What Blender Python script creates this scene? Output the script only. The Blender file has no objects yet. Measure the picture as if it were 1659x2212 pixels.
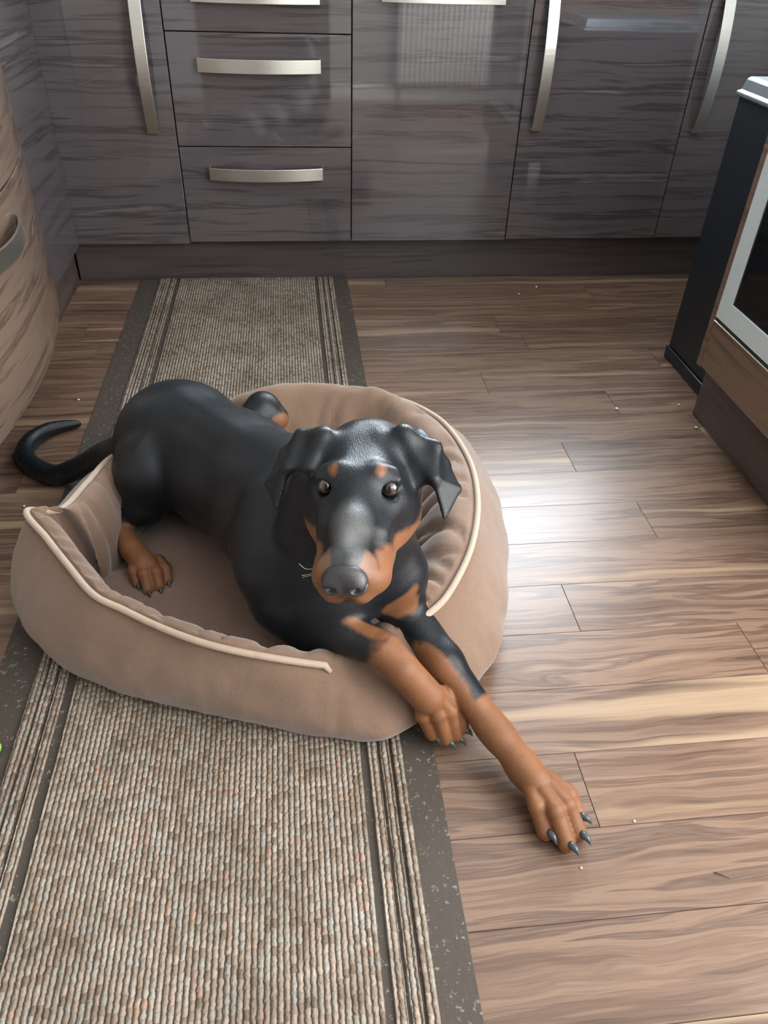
import bpy, bmesh, math, random
import numpy as np
from mathutils import Vector, Matrix, noise
random.seed(7); np.random.seed(7)
S = bpy.context.scene
COL = S.collection

# ------------------------------------------------------------------ camera
cam_d = bpy.data.cameras.new('camera'); cam = bpy.data.objects.new('camera', cam_d); COL.objects.link(cam)
cam_d.sensor_fit = 'HORIZONTAL'; cam_d.sensor_width = 36; cam_d.lens = 35.778
cam_d.clip_start = 0.02
Rr = Vector((0.99373415, -0.10767797, 0.02996494)); Uu = Vector((0.0434355, 0.61906742, 0.78413576)); Ff = Vector((0.10298447, 0.77792094, -0.61986548))
cam.matrix_world = Matrix(((Rr.x, Uu.x, -Ff.x, 0), (Rr.y, Uu.y, -Ff.y, 0), (Rr.z, Uu.z, -Ff.z, .98), (0, 0, 0, 1)))
S.camera = cam
# ------------------------------------------------------------------ exposure, world, window light
S.view_settings.view_transform = 'Standard'; S.view_settings.look = 'None'
S.view_settings.gamma = 1; S.view_settings.use_curve_mapping = False
S.view_settings.exposure = 0.1
W = bpy.data.worlds.new('world'); S.world = W; W.use_nodes = True
bg = W.node_tree.nodes['Background']; bg.inputs[0].default_value = (.62, .78, 1, 1); bg.inputs[1].default_value = 0.9


def area(name, loc, rot, sx, sy, power, col):
    l = bpy.data.lights.new(name, 'AREA'); l.shape = 'RECTANGLE'; l.size = sx; l.size_y = sy
    l.energy = power; l.color = col
    o = bpy.data.objects.new(name, l); COL.objects.link(o); o.location = loc; o.rotation_euler = rot
    return o


# daylight entering through the window over the worktop (back wall) and the one behind the camera
area('daylight_back_window', (1.02, 3.02, 1.55), (math.radians(-82), 0, 0), .95, .98, 76, (.82, .92, 1)).data.spread = math.radians(140)
area('daylight_rear_window', (.95, -.58, 1.6), (math.radians(50), 0, 0), .95, .95, 22, (.93, .96, 1))
area('daylight_patio_door', (1.56, .12, 1.25), (math.radians(90), 0, math.radians(90)), 1.1, 1.45, 80, (1, .97, .93))


# ------------------------------------------------------------------ helpers
def tag(o, label=None, cat=None, group=None, kind=None):
    if label: o['label'] = label
    if cat: o['category'] = cat
    if group: o['group'] = group
    if kind: o['kind'] = kind
    return o


def mesh_obj(name, verts, faces, mat, parent=None, smooth=False):
    me = bpy.data.meshes.new(name); me.from_pydata([tuple(v) for v in verts], [], faces); me.update()
    o = bpy.data.objects.new(name, me); COL.objects.link(o)
    if mat: me.materials.append(mat)
    if parent: o.parent = parent
    if smooth: me.polygons.foreach_set('use_smooth', [True] * len(me.polygons))
    return o


def bm_obj(name, bm, mat, parent=None, smooth=False):
    bmesh.ops.recalc_face_normals(bm, faces=bm.faces)
    me = bpy.data.meshes.new(name); bm.to_mesh(me); bm.free()
    o = bpy.data.objects.new(name, me); COL.objects.link(o)
    if mat: me.materials.append(mat)
    if parent: o.parent = parent
    if smooth: me.polygons.foreach_set('use_smooth', [True] * len(me.polygons))
    return o


def add_box(bm, x0, x1, y0, y1, z0, z1, bev=0.0, seg=2):
    vs = [bm.verts.new(p) for p in ((x0, y0, z0), (x1, y0, z0), (x1, y1, z0), (x0, y1, z0), (x0, y0, z1), (x1, y0, z1), (x1, y1, z1), (x0, y1, z1))]
    fs = [bm.faces.new([vs[i] for i in q]) for q in ((0, 3, 2, 1), (4, 5, 6, 7), (0, 1, 5, 4), (1, 2, 6, 5), (2, 3, 7, 6), (3, 0, 4, 7))]
    if bev > 0:
        es = list({e for f in fs for e in f.edges})
        bmesh.ops.bevel(bm, geom=es, offset=bev, segments=seg, affect='EDGES', profile=.5)


def box(name, x0, x1, y0, y1, z0, z1, mat, parent=None, bev=0.0, seg=2):
    bm = bmesh.new(); add_box(bm, x0, x1, y0, y1, z0, z1, bev, seg)
    return bm_obj(name, bm, mat, parent)


def empty(name, loc=(0, 0, 0)):
    o = bpy.data.objects.new(name, None); COL.objects.link(o); o.location = loc; o.empty_display_size = .1
    return o


def place(o, parent):
    """parent keeping world placement (parents are pure translations here)"""
    o.parent = parent; o.location = -Vector(parent.location)
    return o


def tube(name, pts, rad, mat, parent=None, seg=10, flat=1.0):
    """smooth tube through points; rad is a number or a list"""
    n = len(pts); P = [Vector(p) for p in pts]
    R = rad if isinstance(rad, (list, tuple)) else [rad] * n
    V = []; F = []
    up = None
    for i in range(n):
        t = (P[min(i + 1, n - 1)] - P[max(i - 1, 0)]).normalized()
        if up is None:
            up = Vector((0, 0, 1)) if abs(t.z) < .9 else Vector((1, 0, 0))
        a = t.cross(up).normalized(); b = a.cross(t).normalized(); up = b
        for k in range(seg):
            an = 2 * math.pi * k / seg
            V.append(P[i] + a * math.cos(an) * R[i] + b * math.sin(an) * R[i] * flat)
    for i in range(n - 1):
        for k in range(seg):
            k2 = (k + 1) % seg
            F.append((i * seg + k, i * seg + k2, (i + 1) * seg + k2, (i + 1) * seg + k))
    F.append(tuple(range(seg - 1, -1, -1))); F.append(tuple((n - 1) * seg + k for k in range(seg)))
    return mesh_obj(name, V, F, mat, parent, True)


def crom(P, sub, closed=False):
    """Catmull-Rom through rows of P (numpy n x d)"""
    P = np.asarray(P, float); n = len(P); out = []
    rng = range(n) if closed else range(n - 1)
    for i in rng:
        if closed: a, b, c, d = P[(i - 1) % n], P[i], P[(i + 1) % n], P[(i + 2) % n]
        else: a, b, c, d = P[max(i - 1, 0)], P[i], P[i + 1], P[min(i + 2, n - 1)]
        for s in range(sub):
            t = s / sub
            out.append(.5 * ((2 * b) + (c - a) * t + (2 * a - 5 * b + 4 * c - d) * t * t + (3 * b - a - 3 * c + d) * t ** 3))
    if not closed: out.append(P[-1])
    return np.array(out)


# ------------------------------------------------------------------ materials
class NT:
    def __init__(s, name):
        s.m = bpy.data.materials.new(name); s.m.use_nodes = True
        s.t = s.m.node_tree; s.b = s.t.nodes['Principled BSDF']

    def n(s, typ, **kw):
        nd = s.t.nodes.new(typ)
        for k, v in kw.items():
            if k.startswith('_'): setattr(nd, k[1:], v)
        return nd

    def l(s, a, b): s.t.links.new(a, b)

    def coords(s, which='Object'): return s.n('ShaderNodeTexCoord').outputs[which]

    def vmap(s, vec, scale=(1, 1, 1), loc=None):
        m = s.n('ShaderNodeMapping'); m.inputs['Scale'].default_value = scale
        s.l(vec, m.inputs['Vector'])
        if loc is not None:
            if hasattr(loc, 'links'): s.l(loc, m.inputs['Location'])
            else: m.inputs['Location'].default_value = loc
        return m.outputs[0]

    def noise(s, vec, scale=5, det=4, rough=.5, dist=0, col=False):
        n = s.n('ShaderNodeTexNoise'); n.inputs['Scale'].default_value = scale; n.inputs['Detail'].default_value = det
        n.inputs['Roughness'].default_value = rough; n.inputs['Distortion'].default_value = dist
        if vec is not None: s.l(vec, n.inputs['Vector'])
        return n.outputs[1 if col else 0]

    def ramp(s, fac, stops, interp='LINEAR'):
        r = s.n('ShaderNodeValToRGB'); cr = r.color_ramp; cr.interpolation = interp
        while len(cr.elements) < len(stops): cr.elements.new(.5)
        for e, (p, c) in zip(cr.elements, stops):
            e.position = p; e.color = (*c, 1) if len(c) == 3 else c
        s.l(fac, r.inputs[0]); return r.outputs[0]

    def mix(s, fac, a, b, mode='MIX'):
        m = s.n('ShaderNodeMix', _data_type='RGBA', _blend_type=mode)
        for sock, v in ((m.inputs['Factor'], fac), (m.inputs[6], a), (m.inputs[7], b)):
            if hasattr(v, 'links'): s.l(v, sock)
            elif isinstance(v, (int, float)): sock.default_value = v
            else: sock.default_value = (*v, 1)
        return m.outputs[2]

    def math(s, op, a, b=0, c=None):
        m = s.n('ShaderNodeMath', _operation=op)
        for i, v in enumerate((a, b) if c is None else (a, b, c)):
            if hasattr(v, 'links'): s.l(v, m.inputs[i])
            else: m.inputs[i].default_value = v
        return m.outputs[0]

    def bump(s, h, strength=.3, dist=.002):
        b = s.n('ShaderNodeBump'); b.inputs['Strength'].default_value = strength; b.inputs['Distance'].default_value = dist
        s.l(h, b.inputs['Height']); s.l(b.outputs[0], s.b.inputs['Normal'])

    def set(s, **kw):
        for k, v in kw.items():
            i = s.b.inputs[k.replace('_', ' ')]
            if hasattr(v, 'links'): s.l(v, i)
            elif isinstance(v, tuple) and len(v) == 3: i.default_value = (*v, 1)
            else: i.default_value = v
        return s.m


def plain(name, col, rough=.5, metal=0, **kw):
    t = NT(name)
    n = t.noise(t.coords(), 35, 3)
    c = t.mix(n, tuple(x * .92 for x in col), tuple(min(1, x * 1.06) for x in col))
    return t.set(Base_Color=c, Roughness=rough, Metallic=metal, **kw)


def wood(name, axis, dark, mid, light, rough=.12, spec=.5, scl=1.0, wp=.035):
    """cabinet veneer foil: long streaks running along one axis"""
    t = NT(name); v = t.coords()
    rnd = t.n('ShaderNodeObjectInfo').outputs['Random']
    cm = t.n('ShaderNodeCombineXYZ')
    for i in range(3): t.l(t.math('MULTIPLY', rnd, 7.3 + 3 * i), cm.inputs[i])
    lo = [11 * scl] * 3; lo[axis] = .75
    if axis != 2: lo[2] = 19 * scl
    warp = t.noise(t.vmap(v, (1.3, 1.3, 1.3), cm.outputs[0]), 1.6, 2, .5)
    v2 = t.mix(wp, v, t.noise(t.vmap(v, (1.6, 1.6, 2.5), cm.outputs[0]), 1.7, 2, .5, col=True), 'ADD')
    a = t.noise(t.vmap(v2, tuple(lo), cm.outputs[0]), 1.6, 4, .6, .25)
    b = t.noise(t.vmap(v2, tuple(x * 3.5 if i != axis else x * 2 for i, x in enumerate(lo)), cm.outputs[0]), 2.2, 4, .6)
    f = t.math('ADD', t.math('MULTIPLY', a, .82), t.math('MULTIPLY', b, .18))
    c = t.ramp(f, [(.32, dark), (.45, mid), (.52, mid), (.58, dark), (.68, light)])
    return t.set(Base_Color=c, Roughness=rough, Specular_IOR_Level=spec)


CD, CM, CL = (.046, .041, .044), (.092, .082, .087), (.150, .136, .138)
M_cab = wood('grey_brown_gloss_wood', 0, CD, CM, CL, .035, 1.0)
M_cab_side = wood('grey_brown_gloss_wood_side', 1, CD, CM, CL, .12)
M_cab_bow = wood('warm_walnut_curved_front', 1, (.075, .048, .034), (.15, .104, .078), (.25, .185, .14), .22, .6, .8, .012)
M_unit = wood('walnut_oven_unit', 1, (.10, .062, .042), (.17, .112, .08), (.24, .17, .125), .3)
M_plinth = wood('walnut_plinth', 0, (.040, .033, .034), (.068, .056, .057), (.10, .085, .083), .35)
M_plinth_side = wood('walnut_plinth_side', 1, (.055, .038, .034), (.095, .068, .06), (.15, .11, .095), .35)
M_carc = plain('dark_carcass', (.03, .026, .026), .5)
M_steel = NT('brushed_steel')
_n = M_steel.noise(M_steel.vmap(M_steel.coords(), (4, 4, 400)), 3, 3)
M_steel = M_steel.set(Base_Color=M_steel.ramp(_n, [(.3, (.60, .60, .56)), (.7, (.74, .74, .68))]), Metallic=1.0, Roughness=.3)
M_silver = plain('silver_frame', (.66, .74, .75), .3, .15)
M_wall = plain('cream_wall_paint', (.46, .45, .43), .7)
M_white = plain('white_gloss_paint', (.82, .82, .80), .3)
M_ceil = plain('white_ceiling_paint', (.8, .8, .78), .8)
M_black = plain('black_plastic', (.012, .017, .024), .3)
M_glass_black = plain('black_oven_glass', (.004, .006, .008), .05)
M_worktop = plain('speckled_worktop', (.08, .075, .07), .25)
M_claw = plain('grey_claw', (.045, .06, .06), .28)
M_green = plain('green_scrap', (.25, .5, .08), .5)
M_crumb = plain('pale_crumb', (.75, .62, .45), .6)
M_dark_wood = plain('dark_brown_wood', (.10, .06, .04), .4)
gl = NT('window_glass'); M_pane = gl.set(Base_Color=(1, 1, 1), Roughness=0.0, Transmission_Weight=1.0, IOR=1.02)

# floor laminate
t = NT('walnut_laminate_floor'); v = t.coords()
pid = t.n('ShaderNodeAttribute', _attribute_name='plank').outputs['Fac']
cm = t.n('ShaderNodeCombineXYZ'); t.l(t.math('MULTIPLY', pid, 37.0), cm.inputs[0]); t.l(t.math('MULTIPLY', pid, 91.0), cm.inputs[1]); t.l(t.math('MULTIPLY', pid, 53.0), cm.inputs[2])
wv = t.noise(t.vmap(v, (2.2, 5, 1), cm.outputs[0]), 1.7, 2, .5, col=True)
v2 = t.mix(.04, v, wv, 'ADD')
a = t.noise(t.vmap(v2, (.95, 17, 1), cm.outputs[0]), 1.5, 3, .55, .5)
rings = t.math('SINE', t.math('MULTIPLY', a, 95.0)); rings = t.math('MULTIPLY_ADD', rings, .5, .5)
fine = t.noise(t.vmap(v2, (4, 190, 1), cm.outputs[0]), 1.8, 3, .6)
g = t.math('ADD', t.math('MULTIPLY', a, .80), t.math('ADD', t.math('MULTIPLY', fine, .16), t.math('MULTIPLY', rings, .04)))
c1 = t.ramp(g, [(.30, (.055, .031, .021)), (.41, (.130, .079, .054)), (.50, (.198, .127, .088)), (.57, (.090, .054, .038)), (.70, (.27, .178, .122))])
sap = t.noise(t.vmap(v2, (.30, 12, 1), cm.outputs[0]), 1.5, 2, .5, .1)
sapf = t.ramp(sap, [(.60, (0, 0, 0)), (.68, (1, 1, 1))])
c2 = t.mix(t.math('MULTIPLY', sapf, .75), c1, t.mix(fine, (.26, .175, .11), (.45, .33, .215)))
kn = t.n('ShaderNodeTexVoronoi'); kn.inputs['Scale'].default_value = 1.6; t.l(t.vmap(v2, (1, 2.2, 1), cm.outputs[0]), kn.inputs['Vector'])
kf = t.ramp(kn.outputs['Distance'], [(.03, (1, 1, 1)), (.10, (0, 0, 0))])
c3 = t.mix(t.math('MULTIPLY', kf, .55), c2, (.07, .045, .035))
tint = t.ramp(t.math('FRACT', t.math('MULTIPLY', pid, 17.7)), [(0, (.84, .84, .85)), (1, (1.0, .97, .94))])
c4 = t.mix(1.0, c3, tint, 'MULTIPLY')
seam = t.n('ShaderNodeAttribute', _attribute_name='seam').outputs['Fac']
c5 = t.mix(seam, c4, (.05, .045, .042))
smudge = t.noise(v, 5, 2, .5)
t.bump(fine, .08, .0006)
M_floor = t.set(Base_Color=c5, Roughness=t.math('MULTIPLY_ADD', pid, .06, .27), Specular_IOR_Level=.42)

# fabric
def fabric(name, base, lightc, bump=.35):
    t = NT(name); v = t.coords()
    w1 = t.noise(t.vmap(v, (900, 300, 300)), 1, 2); w2 = t.noise(t.vmap(v, (300, 900, 900)), 1, 2)
    w = t.math('ADD', t.math('MULTIPLY', w1, .5), t.math('MULTIPLY', w2, .5))
    big = t.noise(v, 9, 4, .6)
    c = t.mix(w, base, lightc); c = t.mix(t.math('MULTIPLY', big, .35), c, tuple(x * .72 for x in base))
    # faint woven check lines, bluish thread
    wa = t.n('ShaderNodeTexWave', _bands_direction='X'); wa.inputs['Scale'].default_value = 2.1; wa.inputs['Distortion'].default_value = 1.0; wa.inputs['Detail Scale'].default_value = .5
    t.l(v, wa.inputs['Vector']); lf = t.ramp(wa.outputs['Fac'], [(.985, (0, 0, 0)), (1.0, (1, 1, 1))])
    c = t.mix(t.math('MULTIPLY', lf, .16), c, (.20, .11, .09))
    t.bump(t.math('ADD', w, t.math('MULTIPLY', t.noise(v, 40, 4), 1.6)), bump * 1.4, .0022)
    return t.set(Base_Color=c, Roughness=.85, Sheen_Weight=.35, Sheen_Roughness=.5, Specular_IOR_Level=.15)


M_bed = fabric('brown_linen', (.140, .084, .056), (.258, .172, .122))
M_bed_in = fabric('brown_linen_cushion', (.140, .084, .062), (.245, .165, .125))
M_pipe = fabric('cream_piping', (.36, .27, .20), (.50, .39, .30), .15)

# rug
def rug_mat(name, border=False):
    t = NT(name); v = t.coords()
    if border:
        n = t.noise(v, 130, 3, .7); fl = t.ramp(n, [(.60, (0, 0, 0)), (.70, (1, 1, 1))])
        c = t.mix(t.math('MULTIPLY', fl, .55), (.062, .052, .043), (.36, .32, .27))
        t.bump(n, .6, .002)
        return t.set(Base_Color=c, Roughness=.85, Specular_IOR_Level=.2)
    sp = t.n('ShaderNodeSeparateXYZ'); jit = t.mix(.004, v, t.noise(v, 160, 2, .5, col=True), 'ADD'); t.l(jit, sp.inputs[0])
    colx = t.math('DIVIDE', sp.outputs[0], .0076)
    cid = t.math('FLOOR', colx); fx = t.math('SUBTRACT', colx, cid)
    off = t.math('FRACT', t.math('MULTIPLY', t.math('SINE', t.math('MULTIPLY', cid, 12.9898)), 43.7))
    rowy = t.math('ADD', t.math('DIVIDE', sp.outputs[1], .0105), off)
    rid = t.math('FLOOR', rowy); fy = t.math('SUBTRACT', rowy, rid)
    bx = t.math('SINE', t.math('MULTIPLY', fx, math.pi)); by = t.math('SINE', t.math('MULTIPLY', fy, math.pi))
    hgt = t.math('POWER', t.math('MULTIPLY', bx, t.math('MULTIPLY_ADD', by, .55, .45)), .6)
    cc = t.n('ShaderNodeCombineXYZ'); t.l(cid, cc.inputs[0]); t.l(rid, cc.inputs[1])
    wn = t.n('ShaderNodeTexWhiteNoise', _noise_dimensions='2D'); t.l(cc.outputs[0], wn.inputs[0])
    c = t.ramp(wn.outputs[0], [(0, (.24, .19, .145)), (.2, (.36, .285, .225)), (.45, (.40, .36, .30)), (.65, (.48, .38, .31)), (.8, (.40, .40, .36)), (.97, (.50, .44, .37)), (1, (.48, .30, .21))])
    c = t.mix(t.math('MULTIPLY', t.noise(v, 420, 2), .35), c, (.22, .185, .15))
    dirt = t.ramp(t.noise(v, 6.5, 5, .65), [(.38, (.56, .53, .50)), (.58, (.84, .82, .81))])
    c = t.mix(1.0, c, dirt, 'MULTIPLY')
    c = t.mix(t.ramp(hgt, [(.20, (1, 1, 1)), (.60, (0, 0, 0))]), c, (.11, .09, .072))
    t.bump(hgt, 1.0, .004)
    return t.set(Base_Color=c, Roughness=.95, Specular_IOR_Level=.1)


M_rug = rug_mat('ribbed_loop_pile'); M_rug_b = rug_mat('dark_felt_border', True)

# dog coat: attribute tan marks real markings; grey is muzzle greying plus painted silver highlights
t = NT('dog_coat'); v = t.coords()
tan = t.n('ShaderNodeAttribute', _attribute_name='tan').outputs['Fac']
grey = t.n('ShaderNodeAttribute', _attribute_name='grey').outputs['Fac']
nn = t.noise(v, 60, 4, .6); hair = t.noise(t.vmap(v, (900, 260, 700)), 1, 3, .65)
tf = t.ramp(t.math('ADD', tan, t.math('MULTIPLY_ADD', nn, .5, -.25)), [(.36, (0, 0, 0)), (.66, (1, 1, 1))])
tc = t.mix(t.noise(v, 22, 4, .6), (.075, .026, .010), (.215, .083, .031))
tc = t.mix(t.math('MULTIPLY', hair, .4), tc, (.28, .13, .057))
bc = t.mix(hair, (.002, .003, .0045), (.007, .010, .014))
c = t.mix(tf, bc, tc)
c = t.mix(t.math('MULTIPLY', grey, t.math('MULTIPLY_ADD', hair, .5, .25)), c, (.33, .33, .32))
t.bump(t.math('ADD', hair, t.math('MULTIPLY', nn, .12)), .55, .0010)
M_dog = t.set(Base_Color=c, Roughness=t.math('ADD', t.math('MULTIPLY', tan, .14), t.math('MULTIPLY_ADD', hair, .32, .18)), Specular_IOR_Level=.36, Sheen_Weight=.02, Sheen_Roughness=.4, Sheen_Tint=(.75, .88, 1.0))
t = NT('nose_leather'); vo = t.n('ShaderNodeTexVoronoi'); vo.inputs['Scale'].default_value = 900; t.l(t.coords(), vo.inputs['Vector'])
t.bump(vo.outputs['Distance'], .25, .0006)
M_nose = t.set(Base_Color=(.030, .028, .031), Roughness=.42)

# eye: iris painted around the local -Y axis
t = NT('dog_eye'); sp = t.n('ShaderNodeSeparateXYZ'); t.l(t.coords(), sp.inputs[0])
rr = t.math('SQRT', t.math('ADD', t.math('MULTIPLY', sp.outputs[0], sp.outputs[0]), t.math('MULTIPLY', sp.outputs[2], sp.outputs[2])))
c = t.ramp(t.math('MULTIPLY', rr, 80.0), [(.0, (.004, .005, .007)), (.38, (.006, .007, .010)), (.46, (.06, .026, .014)), (.58, (.085, .036, .02)), (.66, (.012, .007, .006))])
M_eye = t.set(Base_Color=c, Roughness=.04, Coat_Weight=1.0, Coat_Roughness=.02)
M_whisk = plain('pale_whisker', (.7, .7, .68), .5)

# ------------------------------------------------------------------ room shell
YB = 3.06; XL = -1.26; XR = 1.60; YF = -.62; HC = 2.35


def wall_with_hole(name, axis, pos, a0, a1, z0, z1, holes, mat, th=.08, sign=1):
    """wall in plane axis=pos made of solid blocks round its openings"""
    bm = bmesh.new(); As = sorted({a0, a1, *[h[0] for h in holes], *[h[1] for h in holes]}); Zs = sorted({z0, z1, *[h[2] for h in holes], *[h[3] for h in holes]})
    for i in range(len(As) - 1):
        for j in range(len(Zs) - 1):
            ca = (As[i] + As[i + 1]) / 2; cz = (Zs[j] + Zs[j + 1]) / 2
            if any(h[0] < ca < h[1] and h[2] < cz < h[3] for h in holes): continue
            lo, hi = sorted((pos, pos + sign * th))
            if axis == 'y': add_box(bm, As[i], As[i + 1], lo, hi, Zs[j], Zs[j + 1])
            else: add_box(bm, lo, hi, As[i], As[i + 1], Zs[j], Zs[j + 1])
    return tag(bm_obj(name, bm, mat), kind='structure')


# plank floor
seams = [.397 + .1186 * k for k in range(-9, 23)]
jx = {-3: .1, -2: .62, -1: -.15, 0: -.3, 1: .384, 2: -.05, 3: .757, 4: .470, 5: -.1, 6: .706, 7: .05, 8: .611, 9: .974, 10: .80, 11: .489, 12: -.2, 13: .66, 14: .605, 15: .15, 16: .969, 17: .3}
V = []; F = []; pidv = []; seamv = []
for k in range(-9, 22):
    y0 = .397 + .1186 * k; y1 = y0 + .1186
    j = jx.get(k, random.uniform(-.5, .7)); xs = [j + 1.21 * q for q in range(-3, 4)]
    xs = [x for x in xs if XL - .1 < x < XR + .1]; xs = [XL - .1] + xs + [XR + .1]
    for q in range(len(xs) - 1):
        x0, x1 = xs[q], xs[q + 1]; g = .0008; w = .0016; r = random.random(); b = len(V)
        ring0 = [(x0, y0, -.0012), (x1, y0, -.0012), (x1, y1, -.0012), (x0, y1, -.0012)]
        ring1 = [(x0 + g, y0 + g, 0), (x1 - g, y0 + g, 0), (x1 - g, y1 - g, 0), (x0 + g, y1 - g, 0)]
        V += ring0 + ring1; pidv += [r] * 8; seamv += [1] * 4 + [0] * 4
        F.append((b + 4, b + 5, b + 6, b + 7))
        for e in range(4): F.append((b + e, b + (e + 1) % 4, b + 4 + (e + 1) % 4, b + 4 + e))
# slab below
b = len(V); zz = -.03
V += [(XL - .1, YF - .1, zz), (XR + .1, YF - .1, zz), (XR + .1, YB + .1, zz), (XL - .1, YB + .1, zz)]; pidv += [0] * 4; seamv += [1] * 4; F.append((b, b + 3, b + 2, b + 1))
floor = mesh_obj('floor', V, F, M_floor)
for nm, arr in (('plank', pidv), ('seam', seamv)):
    at = floor.data.attributes.new(nm, 'FLOAT', 'POINT'); at.data.foreach_set('value', arr)
tag(floor, kind='structure')
box('ceiling', XL - .1, XR + .1, YF - .1, YB + .1, HC, HC + .05, M_ceil); tag(bpy.data.objects['ceiling'], kind='structure')
WB = (.5, 1.54, 1.02, 2.08)
wall_with_hole('wall_back', 'y', YB, XL - .1, XR + .1, 0, HC, [WB], M_wall)
WR = (.45, 1.48, 1.05, 2.10)
wall_with_hole('wall_front', 'y', YF, XL - .1, XR + .1, 0, HC, [WR, (-.53, .28, 0.0, 2.02)], M_wall, sign=-1)
wall_with_hole('wall_left', 'x', XL, YF, YB, 0, HC, [], M_wall, sign=-1)
wall_with_hole('wall_right', 'x', XR, YF, YB, 0, HC, [(-.48, .72, .02, 2.05)], M_wall)


def window(name, w, y, dy):
    x0, x1, z0, z1 = w; e = empty(name, ((x0 + x1) / 2, y, z0)); tag(e, kind='structure')
    bm = bmesh.new(); tk = .05; xm = (x0 + x1) / 2
    for a in ((x0, x0 + tk, z0, z1), (x1 - tk, x1, z0, z1), (x0, x1, z0, z0 + tk), (x0, x1, z1 - tk, z1), (xm - .03, xm + .03, z0, z1)):
        add_box(bm, a[0], a[1], y, y + dy, a[2], a[3], .004)
    place(bm_obj('window_frame', bm, M_white), e)
    for a, b2 in ((x0 + tk, xm - .03), (xm + .03, x1 - tk)):
        place(box('pane', a, b2, y + dy * .45, y + dy * .55, z0 + tk, z1 - tk, M_pane), e)


window('window_1', WB, YB, .05); window('window_2', WR, YF - .05, .05)
e = empty('window_3', (XR, .12, .02)); tag(e, kind='structure')
bm = bmesh.new()
for a in ((-.48, -.41, .02, 2.05), (.65, .72, .02, 2.05), (-.48, .72, .02, .12), (-.48, .72, 1.97, 2.05), (.09, .15, .02, 2.05)): add_box(bm, XR + .01, XR + .06, a[0], a[1], a[2], a[3], .004)
place(bm_obj('window_frame', bm, M_white), e)
for a in ((-.41, .09), (.15, .65)): place(box('pane', XR + .03, XR + .036, a[0], a[1], .12, 1.97, M_pane), e)
bm = bmesh.new(); add_box(bm, -.53, .28, YF - .06, YF - .02, 0, 2.02, .003)
dr = bm_obj('added_dark_door', bm, M_dark_wood); tag(dr, kind='structure')  # added, unseen: gives the drawer fronts something dark to reflect
# skirting of the wall behind the camera
box('baseboard_front', .28, XR, YF, YF + .015, 0, .09, M_white, bev=.003); tag(bpy.data.objects['baseboard_front'], kind='structure')
# radiator under the rear window
rad = empty('radiator', (1.02, YF + .06, .13)); tag(rad, 'white ribbed panel radiator mounted low under the window behind the camera', 'radiator')
bm = bmesh.new(); x = .02
add_box(bm, .70, 1.34, YF + .035, YF + .055, .09, .62, .004)
for i in range(19):
    xx = .72 + i * .0325
    add_box(bm, xx, xx + .018, YF + .05, YF + .068, .11, .60, .005)
place(bm_obj('panel', bm, M_white), rad)
place(box('top_grille', .70, 1.34, YF + .005, YF + .058, .618, .63, M_white, bev=.003), rad)
place(tube('pipe', [(.72, YF + .03, 0.002), (.72, YF + .03, .12)], .008, M_steel), rad)

# ------------------------------------------------------------------ back run of cabinets
YD = 2.462; YP = 2.505; ZD0 = .137


def bar_handle(parent, p0, p1, bow, out, width, flatdir):
    """bowed strap handle from p0 to p1, standing off the front along 'out', strap width along flatdir"""
    p0 = Vector(p0); p1 = Vector(p1); out = Vector(out); fd = Vector(flatdir) * width / 2; n = 22; th = .0045
    V = []; F = []
    for i in range(n + 1):
        s = i / n; c = p0.lerp(p1, s) + out * (bow * (1 - (2 * s - 1) ** 2) + .016)
        for k in ((-1, 0), (1, 0), (1, 1), (-1, 1)): V.append(c + fd * k[0] + out * th * (k[1]))
    for i in range(n):
        for k in range(4): F.append((i * 4 + k, i * 4 + (k + 1) % 4, i * 4 + 4 + (k + 1) % 4, i * 4 + 4 + k))
    F.append((3, 2, 1, 0)); F.append(tuple(n * 4 + k for k in range(4)))
    # returns to the front at both ends
    for pe, s in ((p0, 1), (p1, -1)):
        ax = (p1 - p0).normalized() * s; b = len(V)
        for o2 in (-.0005, .0205):
            for k in (-1, 1):
                for a in (0, .005): V.append(pe + ax * a + fd * k + out * o2)
        F += [(b, b + 1, b + 3, b + 2), (b + 4, b + 6, b + 7, b + 5), (b, b + 4, b + 5, b + 1), (b + 2, b + 3, b + 7, b + 6), (b, b + 2, b + 6, b + 4), (b + 1, b + 5, b + 7, b + 3)]
    o = mesh_obj('handle', V, F, M_steel, parent); o['label'] = 'bowed brushed steel strap handle'
    bv = o.modifiers.new('bevel', 'BEVEL'); bv.width = .0008; bv.segments = 2
    return o


def front(name, parent, x0, x1, z0, z1, mat=None, sub=None):
    o = box(name, x0 + .0015, x1 - .0015, YD, YD + .019, z0 + .0015, z1 - .0015, mat or M_cab, bev=.0012)
    place(o, parent); return o


def carcass(parent, x0, x1, z0=ZD0 + .004):
    return place(box('carcass', x0 + .001, x1 - .001, YD + .0195, YB - .01, z0, .862, M_carc), parent)


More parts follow.
